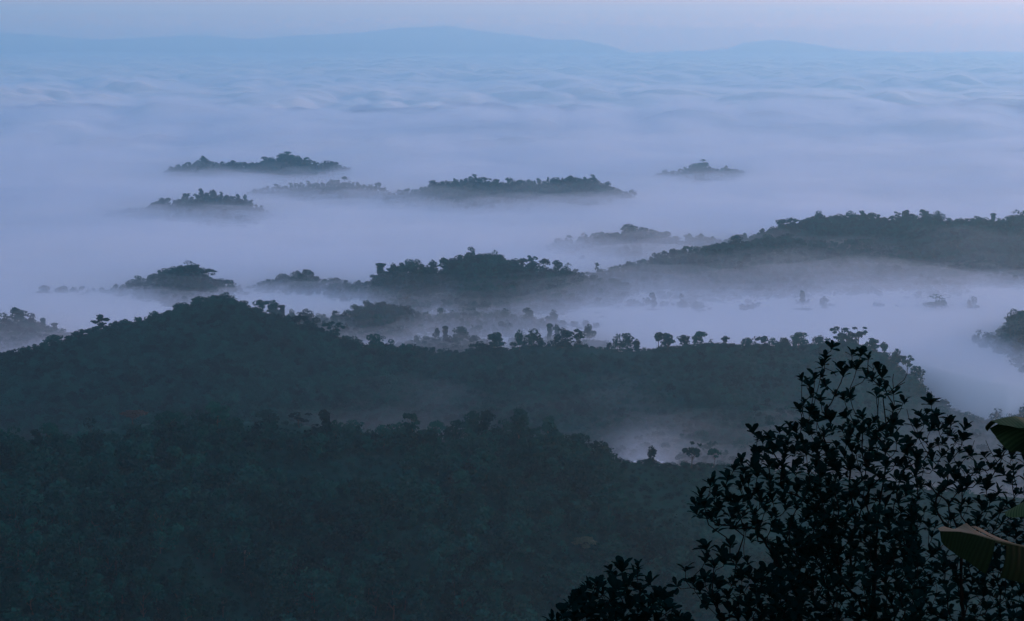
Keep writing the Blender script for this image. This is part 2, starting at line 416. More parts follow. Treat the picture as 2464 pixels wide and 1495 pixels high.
def lobes_for(shape, g):
    """Unit-height tree (z 0..1): list of crown lobes and limb ends."""
    L = []
    if shape == 'round':
        for k in range(9):
            a = g.random() * 6.28; r = 0.24 * g.random() ** 0.5
            L.append((r * math.cos(a), r * math.sin(a), 0.24 + 0.56 * g.random(), 0.10 + 0.14 * g.random(), 0.10 + 0.14 * g.random(), 0.08 + 0.10 * g.random()))
        L.append((0, 0, 0.82, 0.17, 0.17, 0.15))
        if g.random() < 0.6:
            L += [(0.2 * math.cos(q), 0.2 * math.sin(q), 0.16 + 0.1 * g.random(), 0.16, 0.16, 0.12) for q in (0.5, 2.2, 3.9, 5.3)]
    elif shape == 'wide':
        for k in range(11):
            a = g.random() * 6.28; r = 0.46 * g.random() ** 0.5
            L.append((r * math.cos(a), r * math.sin(a), 0.80 - 0.5 * r - 0.42 * g.random(), 0.12 + 0.16 * g.random(), 0.12 + 0.16 * g.random(), 0.12 + 0.05 * g.random()))
        L.append((0, 0, 0.82, 0.24, 0.24, 0.15))
        if g.random() < 0.6:
            L += [(0.3 * math.cos(q), 0.3 * math.sin(q), 0.18 + 0.12 * g.random(), 0.2, 0.2, 0.14) for q in (0.2, 1.9, 3.6, 5.1)]
    elif shape == 'tall':
        lean = 0.12 * (g.random() - .5)
        for k in range(10):
            z = 0.36 + 0.56 * k / 9; a = g.random() * 6.28; r = 0.2 * g.random()
            q = 0.08 + 0.12 * g.random()
            L.append((r * math.cos(a) + lean * z, r * math.sin(a), z, q, q, 0.09))
    elif shape == 'column':
        for k in range(8):
            z = 0.2 + 0.72 * k / 7
            q = 0.07 + 0.05 * g.random() + (0.05 if k == 7 else 0)
            L.append((0.05 * (g.random() - .5), 0.05 * (g.random() - .5), z, q, q, 0.09))
    elif shape == 'umbrella':
        for k in range(11):
            a = k * 2.4; r = 0.42 * ((k + .5) / 11) ** 0.5
            L.append((r * math.cos(a), r * math.sin(a), 0.88 - 0.35 * r + 0.07 * (g.random() - .5) - (0.16 if k % 4 == 3 else 0), 0.15 + 0.06 * g.random(), 0.15 + 0.06 * g.random(), 0.05 + 0.025 * g.random()))
    elif shape == 'lollipop':
        for k in range(7):
            a = g.random() * 6.28; r = 0.11 * g.random()
            L.append((r * math.cos(a), r * math.sin(a), 0.58 + 0.32 * g.random(), 0.13, 0.13, 0.11))
    elif shape == 'airy':
        for k in range(16):
            a = g.random() * 6.28; z = 0.42 + 0.53 * g.random(); r = (0.12 + 0.22 * z) * g.random() ** 0.5
            L.append((r * math.cos(a), r * math.sin(a), z, 0.07 + 0.04 * g.random(), 0.07 + 0.04 * g.random(), 0.045 + 0.03 * g.random()))
    elif shape == 'bush':
        for k in range(8):
            a = g.random() * 6.28; r = 0.5 * g.random() ** 0.5
            L.append((r * math.cos(a), r * math.sin(a), 0.2 + 0.45 * g.random() * (1 - r), 0.28 + .1 * g.random(), 0.28 + .1 * g.random(), 0.22 + .1 * g.random()))
    return L

def crown_mesh(name, shape, seed, n, size):
    g = np.random.default_rng(seed)
    L = lobes_for(shape, g)
    dens = {'airy': 0.55, 'umbrella': 0.8, 'column': 0.7, 'lollipop': 0.7}.get(shape, 1.0)
    v = clump_faces(L, int(n * dens), size, g)
    f = np.arange(len(v)).reshape(-1, 4)
    return raw_mesh(name, v, f, np.full(len(f), 4)), L

def trunk_tubes(L, g, thick=0.022):
    top = max(l[2] for l in L) * 0.9
    cx = np.mean([l[0] for l in L]); cyy = np.mean([l[1] for l in L])
    zs = np.linspace(-0.04, top, 8)
    bend = 0.03 * g.normal(size=2)
    P = np.stack([cx * np.clip(zs, 0, 1) + bend[0] * np.sin(zs * 5), cyy * np.clip(zs, 0, 1) + bend[1] * np.sin(zs * 4), zs], 1)
    rad = thick * (1.15 - 0.95 * (zs - zs[0]) / (zs[-1] - zs[0])); rad[0] *= 1.5
    T = [tube(P, rad)]
    for l in L[:9]:
        z0 = min(max(0.25, l[2] - 0.18 - 0.5 * math.hypot(l[0], l[1])), top * 0.9)
        k = np.interp(z0, zs, np.arange(8)); i = int(k)
        a = P[i] + (P[min(i + 1, 7)] - P[i]) * (k - i)
        b = np.array(l[:3]); mid = (a + b) / 2 + np.array([0, 0, -0.03]) + 0.02 * g.normal(size=3)
        T.append(tube([a, mid, b], [thick * 0.5, thick * 0.33, thick * 0.12], 5))
    return T

PROTO = {}
def tree_proto(shape, variant, n=620, size=0.05):
    key = (shape, variant, n)
    if key not in PROTO:
        seed = hash2(np.array([variant]), np.array([len(shape) * 31 + ord(shape[0])]), 9)[0]
        seed = int(seed * 1e5)
        cm, L = crown_mesh('crown', shape, seed, n, size)
        g = np.random.default_rng(seed + 1)
        v, f = merge_tubes(trunk_tubes(L, g))
        tm = raw_mesh('trunk', v, f, np.full(len(f), 4), smooth=True)
        cm.materials.append(M_FOL); tm.materials.append(M_BARK)
        PROTO[key] = (cm, tm)
    return PROTO[key]

def bare_mesh(seed, thick=0.016, n=5):
    g = np.random.default_rng(seed)
    zs = np.linspace(-0.03, 0.95, 9)
    P = np.stack([0.03 * np.sin(zs * 4 + seed), 0.02 * np.cos(zs * 5), zs], 1)
    T = [tube(P, thick * (1.2 - zs))]
    for k in range(n):
        z = 0.38 + 0.5 * k / n; a = g.random() * 6.28; q = 0.16 + 0.16 * g.random()
        p0 = np.array([np.interp(z, zs, P[:, 0]), np.interp(z, zs, P[:, 1]), z])
        p2 = p0 + np.array([q * math.cos(a), q * math.sin(a), 0.08 + 0.12 * g.random()])
        pm = (p0 + p2) / 2 + np.array([0, 0, -0.03])
        T.append(tube([p0, pm, p2], [thick * .45, thick * .35, thick * .12], 5))
        for j in range(2):
            p3 = p2 + np.array([0.08 * g.normal(), 0.08 * g.normal(), 0.09 * g.random() + 0.03])
            T.append(tube([pm * .4 + p2 * .6, (p2 + p3) / 2, p3], [thick * .2, thick * .16, thick * .06], 4))
    v, f = merge_tubes(T)
    return raw_mesh('trunk', v, f, np.full(len(f), 4), smooth=True)

n_tree = 0
VERBOSE = False
FEET = []
def place_tree(loc, h, shape, label, group=None, width=1.0, mat=None, variant=None, n=620, size=0.05, spin=None):
    global n_tree
    n_tree += 1
    variant = n_tree % 9 if variant is None else variant
    cm, tm = tree_proto(shape, variant, n, size)
    root = bpy.data.objects.new('broadleaf_tree', None)
    root.empty_display_size = 0.1
    root.location = loc
    root.rotation_euler = (0, 0, random.random() * 6.28 if spin is None else spin)
    root.scale = (h * width, h * width, h)
    COL.objects.link(root)
    tag(root, label, 'tree', group)
    for nm, me in (('trunk', tm), ('crown', cm)):
        o = bpy.data.objects.new(nm, me); COL.objects.link(o); o.parent = root
        if nm == 'crown' and mat is not None:
            o.material_slots[0].link = 'OBJECT'; o.material_slots[0].material = mat
    return root

def on_ridge(px, py, ridge, back=0.0):
    """Ground point on the crest of a ridge, in the direction of column px."""
    p = pix(px, py, 1000.0); u = p.x / 1000.0
    y = float(RIDGES[ridge].yc(u)) + back
    x = u * y
    return Vector((x, y, float(terrain(np.array([x]), np.array([y]))[0])))

def on_slope(px, py, y0, y1):
    """First ground point met along the view of (px, py) between two distances."""
    ys = np.linspace(y0, y1, 400)
    p = pix(px, py, 1.0)
    xs = p.x * ys; zs = CAM_Z + (p.z - CAM_Z) * ys
    tz = terrain(xs, ys)
    k = np.argmax(tz >= zs) if (tz >= zs).any() else len(ys) - 1
    return Vector((xs[k], ys[k], tz[k]))

def skyline(ridge, items, back=0.0):
    for it in items:
        px, top, width, shape, label = it[:5]
        mat = it[5] if len(it) > 5 else None
        g = on_ridge(px, top, it[6] if len(it) > 6 else ridge, back)
        p = pix(px, top, g.y)
        h = min(max(p.z - g.z, 4.5), 19.0)
        if VERBOSE and (p.z - g.z > 19 or p.z - g.z < 4.5): print('height', px, top, round(p.z - g.z, 1), ridge)
        FEET.append((g.x, g.y))
        wm = width * g.y / FPX                           # crown width wanted, metres
        nat = {'round': 0.78, 'wide': 1.25, 'tall': 0.48, 'column': 0.3, 'umbrella': 1.12, 'lollipop': 0.44, 'airy': 0.72, 'bush': 1.5}[shape]
        place_tree(g, h, shape, label, 'trees standing out along the ridges', wm / (nat * h) * 1.12, mat, spin=0.0 if shape == 'tall' else None)

skyline('near', [
    (120, 1015, 55, 'round', 'broad tree low on the near ridge, nearest the left edge of the picture'),
    (215, 1003, 75, 'wide', 'wide rounded tree on the near ridge, left of the orange-crowned tree'),
    (322, 985, 66, 'umbrella', 'faint orange-crowned tree standing just behind the near ridge crest', M_ORANGE, 'near_back'),
    (318, 1028, 45, 'round', 'compact dark tree just in front of the orange-crowned tree'),
    (408, 984, 72, 'umbrella', 'flat-topped spreading tree on the near ridge, just right of the orange-crowned tree'),
    (476, 984, 66, 'wide', 'broad dense tree between the flat-topped tree and the tall crooked tree'),
    (527, 966, 44, 'tall', 'tall crooked tree on the near ridge directly below the peak of the dark hill'),
    (568, 1000, 48, 'round', 'rounded tree leaning against the right side of the tall crooked tree'),
    (645, 985, 58, 'round', 'hazy rounded tree behind the near ridge, right of the tall crooked tree', None, 'near_back'),
    (720, 992, 50, 'airy', 'hazy loose-crowned tree behind the near ridge, left of the slim columnar tree', None, 'near_back'),
    (783, 985, 26, 'column', 'slim columnar tree rising above the small grassy slope on the near ridge'),
    (805, 1008, 40, 'round', 'small leafy tree at the right foot of the slim columnar tree'),
    (850, 1010, 44, 'round', 'pale hazy tree behind the small grassy slope on the near ridge', None, 'near_back'),
    (920, 1020, 48, 'round', 'low rounded tree on the near ridge left of the vase-shaped tree'),
    (990, 994, 46, 'airy', 'thin vase-shaped tree with sparse twiggy crown on the near ridge'),
    (1050, 1008, 42, 'umbrella', 'small leaning tree with tufted flat crown, right of the vase-shaped tree'),
    (1100, 1012, 50, 'wide', 'spreading tree on the near ridge just left of the twin dark trees'),
    (1138, 986, 42, 'round', 'left one of the twin dark trees on the near ridge'),
    (1170, 986, 42, 'round', 'right one of the twin dark trees on the near ridge'),
    (1212, 1005, 62, 'wide', 'wide domed tree between the twin dark trees and the tall knobbly tree'),
    (1252, 984, 44, 'tall', 'tall knobbly tree on the right half of the near ridge'),
    (1320, 1003, 30, 'lollipop', 'lone lollipop-shaped tree leaning beside the tall knobbly tree'),
    (1395, 1042, 40, 'round', 'small rounded tree where the near ridge starts to drop to the right'),
    (1450, 1060, 52, 'wide', 'last broad tree before the grassy shoulder of the near ridge'),
    (1567, 1072, 30, 'round', 'small dark tree against the pale mist patch on the grassy shoulder'),
    (1665, 1062, 46, 'airy', 'thin-leaved hazy tree on the grassy shoulder, left of the dark glossy-leaved tree', None, 'near'),
    (1718, 1076, 32, 'umbrella', 'small hazy tufted tree touching the left edge of the dark glossy-leaved tree', None, 'near'),
])
skyline('hill', [
    (130, 805, 36, 'round', 'dark tree at the left foot of the tall dark hill'),
    (185, 795, 34, 'round', 'bushy tree just left of the see-through tree on the hill\'s left flank'),
    (242, 760, 50, 'airy', 'see-through rounded tree on the left flank of the dark hill'),
    (300, 768, 30, 'round', 'small tree right of the see-through tree on the hill\'s left flank'),
    (365, 750, 36, 'wide', 'low spreading tree halfway up the left flank of the dark hill'),
    (430, 728, 34, 'round', 'bushy tree high on the left flank of the dark hill'),
    (480, 712, 44, 'round', 'tree just left of the crown tree on the hill peak'),
    (540, 703, 58, 'wide', 'dense dark tree crowning the peak of the dark hill'),
    (585, 722, 44, 'wide', 'dense tree just right of the crown tree on the hill peak'),
    (625, 712, 30, 'round', 'hazy tree behind the right shoulder of the peak, leftmost of the hazy row', None, 'hill_back'),
    (655, 718, 28, 'tall', 'upright hazy tree behind the right shoulder of the hill peak', None, 'hill_back'),
    (678, 735, 16, 'column', 'thin hazy pole-like tree behind the right shoulder of the hill peak', None, 'hill_back'),
    (735, 742, 36, 'round', 'hazy rounded tree behind the gappy tree trio', None, 'hill_back'),
    (722, 756, 48, 'umbrella', 'left tree of the gappy trio on the right shoulder of the dark hill'),
    (762, 762, 46, 'wide', 'middle tree of the gappy trio on the right shoulder of the dark hill'),
    (803, 770, 48, 'airy', 'right tree of the gappy trio on the right shoulder of the dark hill'),
    (850, 808, 44, 'wide', 'low spreading tree down the slope from the gappy trio'),
    (905, 803, 40, 'round', 'rounded tree standing by the saddle, left of the misty gap'),
    (940, 815, 34, 'wide', 'smaller tree to the right of the rounded tree by the saddle'),
    (1000, 836, 40, 'bush', 'low bushy tree on the descending line left of the saddle'),
    (1085, 842, 44, 'bush', 'low bushy tree at the bottom of the saddle'),
    (1155, 820, 44, 'round', 'bushy tree starting the rise right of the saddle'),
    (1192, 796, 34, 'tall', 'pointed layered tree right of the saddle'),
    (1250, 793, 30, 'round', 'medium tree left of the biggest tree on the grassy ridge'),
    (1284, 783, 56, 'wide', 'biggest dense tree on the grassy ridge right of the saddle'),
    (1353, 786, 50, 'round', 'second big dense tree on the grassy ridge, left of the lacy-crowned tree'),
    (1392, 793, 36, 'airy', 'lacy see-through tree on the grassy ridge'),
    (1322, 776, 14, 'column', 'hazy thin tree peeping up between the two biggest ridge trees', None, 'ridge_back'),
    (1340, 780, 22, 'round', 'hazy small round tree peeping up between the two biggest ridge trees', None, 'ridge_back'),
    (1418, 771, 30, 'round', 'hazy tall tree behind the lacy-crowned tree', None, 'ridge_back'),
    (1487, 802, 32, 'wide', 'left half of the flat-topped pair in the middle of the grassy ridge'),
    (1510, 800, 30, 'round', 'right half of the flat-topped pair in the middle of the grassy ridge'),
    (1533, 815, 22, 'round', 'small round tree at the right foot of the flat-topped pair'),
    (1585, 795, 24, 'lollipop', 'lollipop-shaped tree with bare stem alone on the grassy ridge'),
    (1606, 803, 28, 'tall', 'feathery tree touching the lollipop-shaped tree on the grassy ridge'),
    (1645, 805, 28, 'round', 'round tree left of the double-domed ridge tree'),
    (1685, 797, 38, 'round', 'double-domed tree on the rise right of the lollipop-shaped tree'),
    (1745, 808, 24, 'round', 'small knob of a tree on the bamboo-fringed part of the ridge'),
    (1838, 809, 18, 'lollipop', 'tiny lone tree between bamboo fringe and domed tree'),
    (1890, 812, 32, 'wide', 'low layered tree left of the domed tree on the ridge'),
    (1922, 798, 40, 'round', 'domed tree on the right part of the grassy ridge'),
    (1975, 806, 28, 'round', 'small round tree left of the tall ragged trees'),
    (2022, 788, 44, 'airy', 'ragged tall tree, left one of the pair above the dark glossy-leaved tree'),
    (2065, 786, 46, 'airy', 'ragged tall tree, right one of the pair above the dark glossy-leaved tree'),
    (2040, 800, 56, 'wide', 'dense mid-height tree filling the space between the ragged tall pair'),
    (2103, 815, 26, 'tall', 'first hazy tree descending right of the ragged pair'),
    (2128, 822, 26, 'round', 'second hazy tree descending right of the ragged pair'),
    (2160, 828, 36, 'round', 'third hazy tree descending right of the ragged pair'),
    (2185, 832, 32, 'airy', 'rightmost hazy lacy tree at the end of the grassy ridge'),
    (2208, 880, 36, 'round', 'faint rounded tree sinking into the mist below the ridge end'),
    (2195, 945, 34, 'round', 'dim tree behind the top twigs of the dark glossy-leaved tree'),
    (2272, 960, 34, 'round', 'dim lobed tree in mist above the right part of the glossy foliage'),
])
skyline('hill_left', [
    (8, 752, 44, 'wide', 'broad tree on the low hill cut by the left picture edge'),
    (40, 740, 32, 'tall', 'knobbly vine-cloaked tree on the low hill at the left edge'),
    (72, 752, 44, 'wide', 'spreading tree right of the vine-cloaked tree at the left edge'),
    (104, 766, 14, 'column', 'left one of the two vine-covered stumps on the low left hill'),
    (131, 778, 16, 'column', 'right one of the two vine-covered stumps on the low left hill'),
])
skyline('cone_island', [
    (110, 700, 40, 'round', 'leftmost tree of the misty row left of the cone-shaped island'),
    (152, 688, 40, 'round', 'tallest tree of the misty row left of the cone-shaped island'),
    (178, 690, 28, 'round', 'third tree of the misty row left of the cone-shaped island'),
    (244, 690, 15, 'lollipop', 'tiny lone tree in the mist left of the cone-shaped island'),
    (280, 681, 18, 'round', 'small dark tree at the left foot of the cone-shaped island'),
    (330, 662, 36, 'wide', 'tree on the left slope of the cone-shaped island'),
    (395, 644, 34, 'wide', 'bushy tree high on the left slope of the cone-shaped island'),
    (452, 627, 50, 'wide', 'domed tree on the very top of the cone-shaped island'),
    (500, 646, 40, 'umbrella', 'spreading tree on the right slope of the cone-shaped island'),
    (548, 672, 40, 'umbrella', 'lowest spreading tree at the right end of the cone-shaped island'),
])
skyline('middle_island', [
    (915, 634, 22, 'column', 'leftmost tree on the long middle island'),
    (945, 632, 24, 'round', 'second tree from the left end of the middle island'),
    (985, 622, 50, 'wide', 'domed tree group leader left of the gap on the middle island'),
    (1040, 614, 27, 'round', 'egg-shaped tree, left of the two flanking the gap on the middle island'),
    (1071, 614, 30, 'tall', 'peaked tree, right of the two flanking the gap on the middle island'),
    (1132, 593, 36, 'wide', 'highest flat-topped tree on the middle island'),
    (1190, 602, 46, 'wide', 'broad tree right of the highest tree on the middle island'),
    (1280, 610, 28, 'airy', 'see-through tree left of the umbrella tree on the middle island'),
    (1310, 601, 30, 'umbrella', 'thin umbrella-shaped tree standing clear on the middle island'),
    (1340, 620, 30, 'round', 'round tree right of the umbrella-shaped tree'),
    (1368, 628, 34, 'wide', 'last tree at the right end of the middle island'),
])
skyline('right_front', [
    (1437, 622, 12, 'airy', 'spindly tree alone in the dip right of the middle island'),
    (1575, 608, 30, 'wide', 'hazy tree at the low left end of the long right ridge'),
    (1773, 552, 26, 'round', 'boxy tree standing above the front right ridge in the mist'),
    (1845, 562, 40, 'wide', 'bushy tree on the front right ridge, right of the boxy tree'),
])
skyline('small_back', [
    (1405, 560, 36, 'wide', 'faintest low tree at the left end of the misty grove'),
    (1515, 538, 40, 'round', 'tallest tree of the misty grove left of the right ridge'),
    (1545, 546, 30, 'round', 'tree right of the tallest one in the misty grove'),
    (1572, 553, 26, 'round', 'round tree at the right end of the misty grove'),
    (1603, 555, 24, 'umbrella', 'flat hazy tree between the misty grove and the two ball trees'),
    (1624, 567, 30, 'round', 'lower one of the two ball-shaped trees in the mist'),
    (1658, 555, 23, 'round', 'upper one of the two ball-shaped trees in the mist'),
    (1686, 562, 14, 'lollipop', 'tiny faint tree right of the two ball-shaped trees'),
])
skyline('right_back', [
    (1883, 520, 28, 'round', 'dark round tree at the left tip of the back right ridge'),
    (1910, 524, 28, 'umbrella', 'flat tree just right of the round tip tree on the back right ridge'),
    (1970, 506, 36, 'wide', 'highest domed tree on the left part of the back right ridge'),
    (2020, 514, 40, 'wide', 'broad tree right of the highest domed tree on the back right ridge'),
    (2180, 500, 17, 'tall', 'upright tree sticking up from the middle of the back right ridge'),
    (2160, 510, 16, 'airy', 'thin tree just left of the upright tree on the back right ridge'),
    (2225, 502, 18, 'tall', 'peaked tree right of the upright tree on the back right ridge'),
    (2255, 507, 46, 'wide', 'wide domed tree on the right part of the back right ridge'),
    (2350, 519, 36, 'wide', 'low tree in the dip before the right picture edge'),
    (2390, 514, 12, 'column', 'tiny pole-like tree in the dip near the right picture edge'),
    (2445, 505, 50, 'wide', 'broad tree on the back ridge at the right picture edge'),
])
skyline('low_middle', [
    (700, 742, 20, 'round', 'faint tree left of the bamboo-covered rise in the mist'),
    (1213, 741, 24, 'round', 'faint ball tree in the mist above the biggest ridge trees'),
    (1270, 739, 30, 'round', 'faintest round tree in the mist, middle of three'),
    (1332, 743, 26, 'round', 'faint small round tree in the mist, rightmost of three'),
])
skyline('saddle_back', [
    (1050, 785, 20, 'round', 'dim small tree in the fog above the saddle, left of the dim pair'),
    (1072, 765, 14, 'column', 'dim slender tree in the fog above the saddle'),
    (1108, 772, 38, 'round', 'dim broad round tree in the fog above the saddle'),
])
skyline('mist_right', [
    (1570, 660, 32, 'wide', 'dim round tree in the mist below the long right ridge'),
    (1640, 668, 30, 'wide', 'dim low tree right of the dim round tree below the right ridge'),
    (1932, 652, 14, 'tall', 'dim upright tree in the mist in front of the right ridge'),
    (1985, 672, 20, 'round', 'dim small tree at the right end of the low misty bank'),
    (2255, 638, 70, 'wide', 'dim wide domed tree in the mist near the right edge'),
    (2345, 665, 36, 'wide', 'dim low tree right of the wide domed misty tree'),
])
skyline('far_a', [
    (487, 374, 17, 'round', 'round tree on the left part of the farthest long islet'),
    (636, 370, 17, 'umbrella', 'tufted tree left of the hump on the farthest long islet'),
    (690, 364, 40, 'wide', 'dark canopy tree on the hump of the farthest long islet'),
])
skyline('far_b', [(829, 419, 16, 'umbrella', 'tufted tree on the right part of the thin dark islet'), (912, 438, 16, 'round', 'tiny tree at the right tip of the thin dark islet')])
skyline('far_b', [(910, 457, 12, 'round', 'left one of two tiny trees in fog below the thin islet'), (930, 457, 16, 'round', 'right one of two tiny trees in fog below the thin islet')], back=-190)
skyline('far_c', [(404, 468, 13, 'umbrella', 'tiny lone tree at the left tip of the small left islet'), (482, 452, 17, 'round', 'highest tree on the small left islet'), (590, 458, 14, 'round', 'faint tree just right of the small left islet')])
skyline('far_d', [(1043, 432, 20, 'round', 'round tree at the left shoulder of the wide middle islet'), (1140, 418, 26, 'wide', 'highest domed tree on the wide middle islet'), (1425, 419, 24, 'wide', 'dark tree at the right shoulder of the wide middle islet')])
skyline('far_e', [(1690, 383, 34, 'wide', 'domed tree on the tiny far right islet'), (1748, 393, 18, 'round', 'tiny tree right of the domed tree on the far right islet')])
skyline('edge_right', [(2440, 742, 40, 'wide', 'dark tree on the hill cut by the right picture edge in fog'), (2357, 762, 30, 'wide', 'faint low tree in fog left of the hill at the right edge')])

# special trees on the near slope
g = on_slope(1405, 1345, 760, 1000)
place_tree(g, 11.5, 'umbrella', 'pale-leaved spreading tree on the open lower slope left of the dark shrubs', None, 1.0, M_PALE)
def dead_tree(loc, h, seed, label, mat):
    root = bpy.data.objects.new('dead_tree', None); root.location = loc; root.scale = (h, h, h); COL.objects.link(root)
    tag(root, label, 'tree')
    link('trunk', bare_mesh(seed), mat, root)
dead_tree(on_slope(592, 1378, 720, 1000), 13.5, 3, 'pale dead tree with bare forked trunk on the dark near slope', M_PALEBARK)
p = on_ridge(1955, 820, 'hill'); dead_tree(p, 8.5, 5, 'small bare grey tree left of the ragged tall trees on the ridge', M_BARK)
p = on_ridge(1858, 820, 'hill'); dead_tree(p, 7.0, 6, 'faint bare sapling beside the tiny lone tree on the ridge', M_BARK)

# the nearest trees of the closed forest on the near slope, one by one
def grid_points(u0, u1, y0, y1, step, g):
    pts = []
    y = y0
    while y < y1:
        nx = int((u1 - u0) * y / step)
        xs = (np.linspace(u0, u1, nx) * y) + step * 0.75 * (g.random(nx) - .5)
        ys = y + step * 0.75 * (g.random(nx) - .5)
        pts.append(np.stack([xs, ys], 1))
        y += step
    return np.concatenate(pts)

g1 = np.random.default_rng(11)
near_pts = grid_points(-0.36, 0.36, 640, 1030, 9.2, g1)
zz = terrain(near_pts[:, 0], near_pts[:, 1])
# rows of the picture where each foot lies
def rows(x, y, z):
    dz = (z - CAM_Z) / y
    ang = np.arctan(-dz) - PITCH
    return PH / 2 + FPX * np.tan(ang), PW / 2 + FPX * x / (y * math.cos(PITCH) + (CAM_Z - z) * math.sin(PITCH))
pr, pc = rows(near_pts[:, 0], near_pts[:, 1], zz)
crest_y = RIDGES['near'].yc(near_pts[:, 0] / near_pts[:, 1])
ok = (near_pts[:, 1] < crest_y + 25)
grassy = (pc > 1480) & (near_pts[:, 1] > crest_y - 60 - 0.12 * (pc - 1480))
grassy |= (perlin(near_pts[:, 0] / 45, near_pts[:, 1] / 60, 63) > 0.42)
inframe = (pr - 30 < PH) & (pc > -30) & (pc < PW + 30) & ~((pc > 1800) & (pr > 1150))
cand = np.where(ok & inframe & ~grassy & (near_pts[:, 1] < crest_y))[0]
cand = cand[np.argsort(near_pts[cand, 1])][:max(0, 296 - n_tree)]
individual = np.zeros(len(near_pts), bool); individual[cand] = True
for i in cand:
    h = 9.0 + 10.0 * g1.random()
    shape = ['round', 'wide', 'round', 'tall', 'wide', 'airy'][int(g1.integers(6))]
    place_tree((near_pts[i, 0], near_pts[i, 1], zz[i] - 0.3), h, shape, 'dark broadleaf tree packed in the closed forest low on the near slope', 'forest trees on the lowest part of the near slope',
               0.85 + 0.3 * g1.random(), variant=int(g1.integers(9)))

# ------------------------------------------------------------------ forest mass (uncountable): one object of instances
protos = bpy.data.collections.new('forest_parts')
def add_proto(shape, v, n=330, size=0.065):
    cm, tm = tree_proto(shape, v, n, size)
    me = cm
    o = bpy.data.objects.new('forest_part', me)
    protos.objects.link(o)
ORDER = ['round', 'round', 'wide', 'wide', 'tall', 'airy', 'bush', 'bush', 'bush', 'column']
for k, s in enumerate(ORDER):
    add_proto(s, 10 + k)
def bamboo_proto(seed):
    g = np.random.default_rng(seed)
    V = []
    for k in range(46):
        a = g.random() * 6.28; lean = 0.10 + 0.42 * g.random(); hh = 0.6 + 0.4 * g.random()
        base = np.array([0.10 * g.normal(), 0.10 * g.normal(), 0])
        for j in range(9):
            t = 0.25 + 0.75 * j / 8
            c = base + np.array([math.cos(a) * lean * t * t, math.sin(a) * lean * t * t, hh * (t - 0.22 * lean * t ** 3)])
            d = g.normal(size=3) * 0.6 + np.array([math.cos(a), math.sin(a), 0.4 - t]); d /= np.linalg.norm(d)
            s = np.cross(d, g.normal(size=3)); s /= np.linalg.norm(s)
            V.append(np.stack([c, c + d * 0.06 + s * 0.022, c + d * 0.15, c + d * 0.06 - s * 0.022]))
    v = np.concatenate(V); f = np.arange(len(v)).reshape(-1, 4)
    me = raw_mesh('bamboo', v, f, np.full(len(f), 4)); me.materials.append(M_FOL)
    protos.objects.link(bpy.data.objects.new('forest_part_bamboo', me))
bamboo_proto(1); bamboo_proto(2)
KINDS_SORTED = sorted(o.name for o in protos.objects)
names = [o.name for o in protos.objects]
order_index = {i: KINDS_SORTED.index(nm) for i, nm in enumerate(names)}

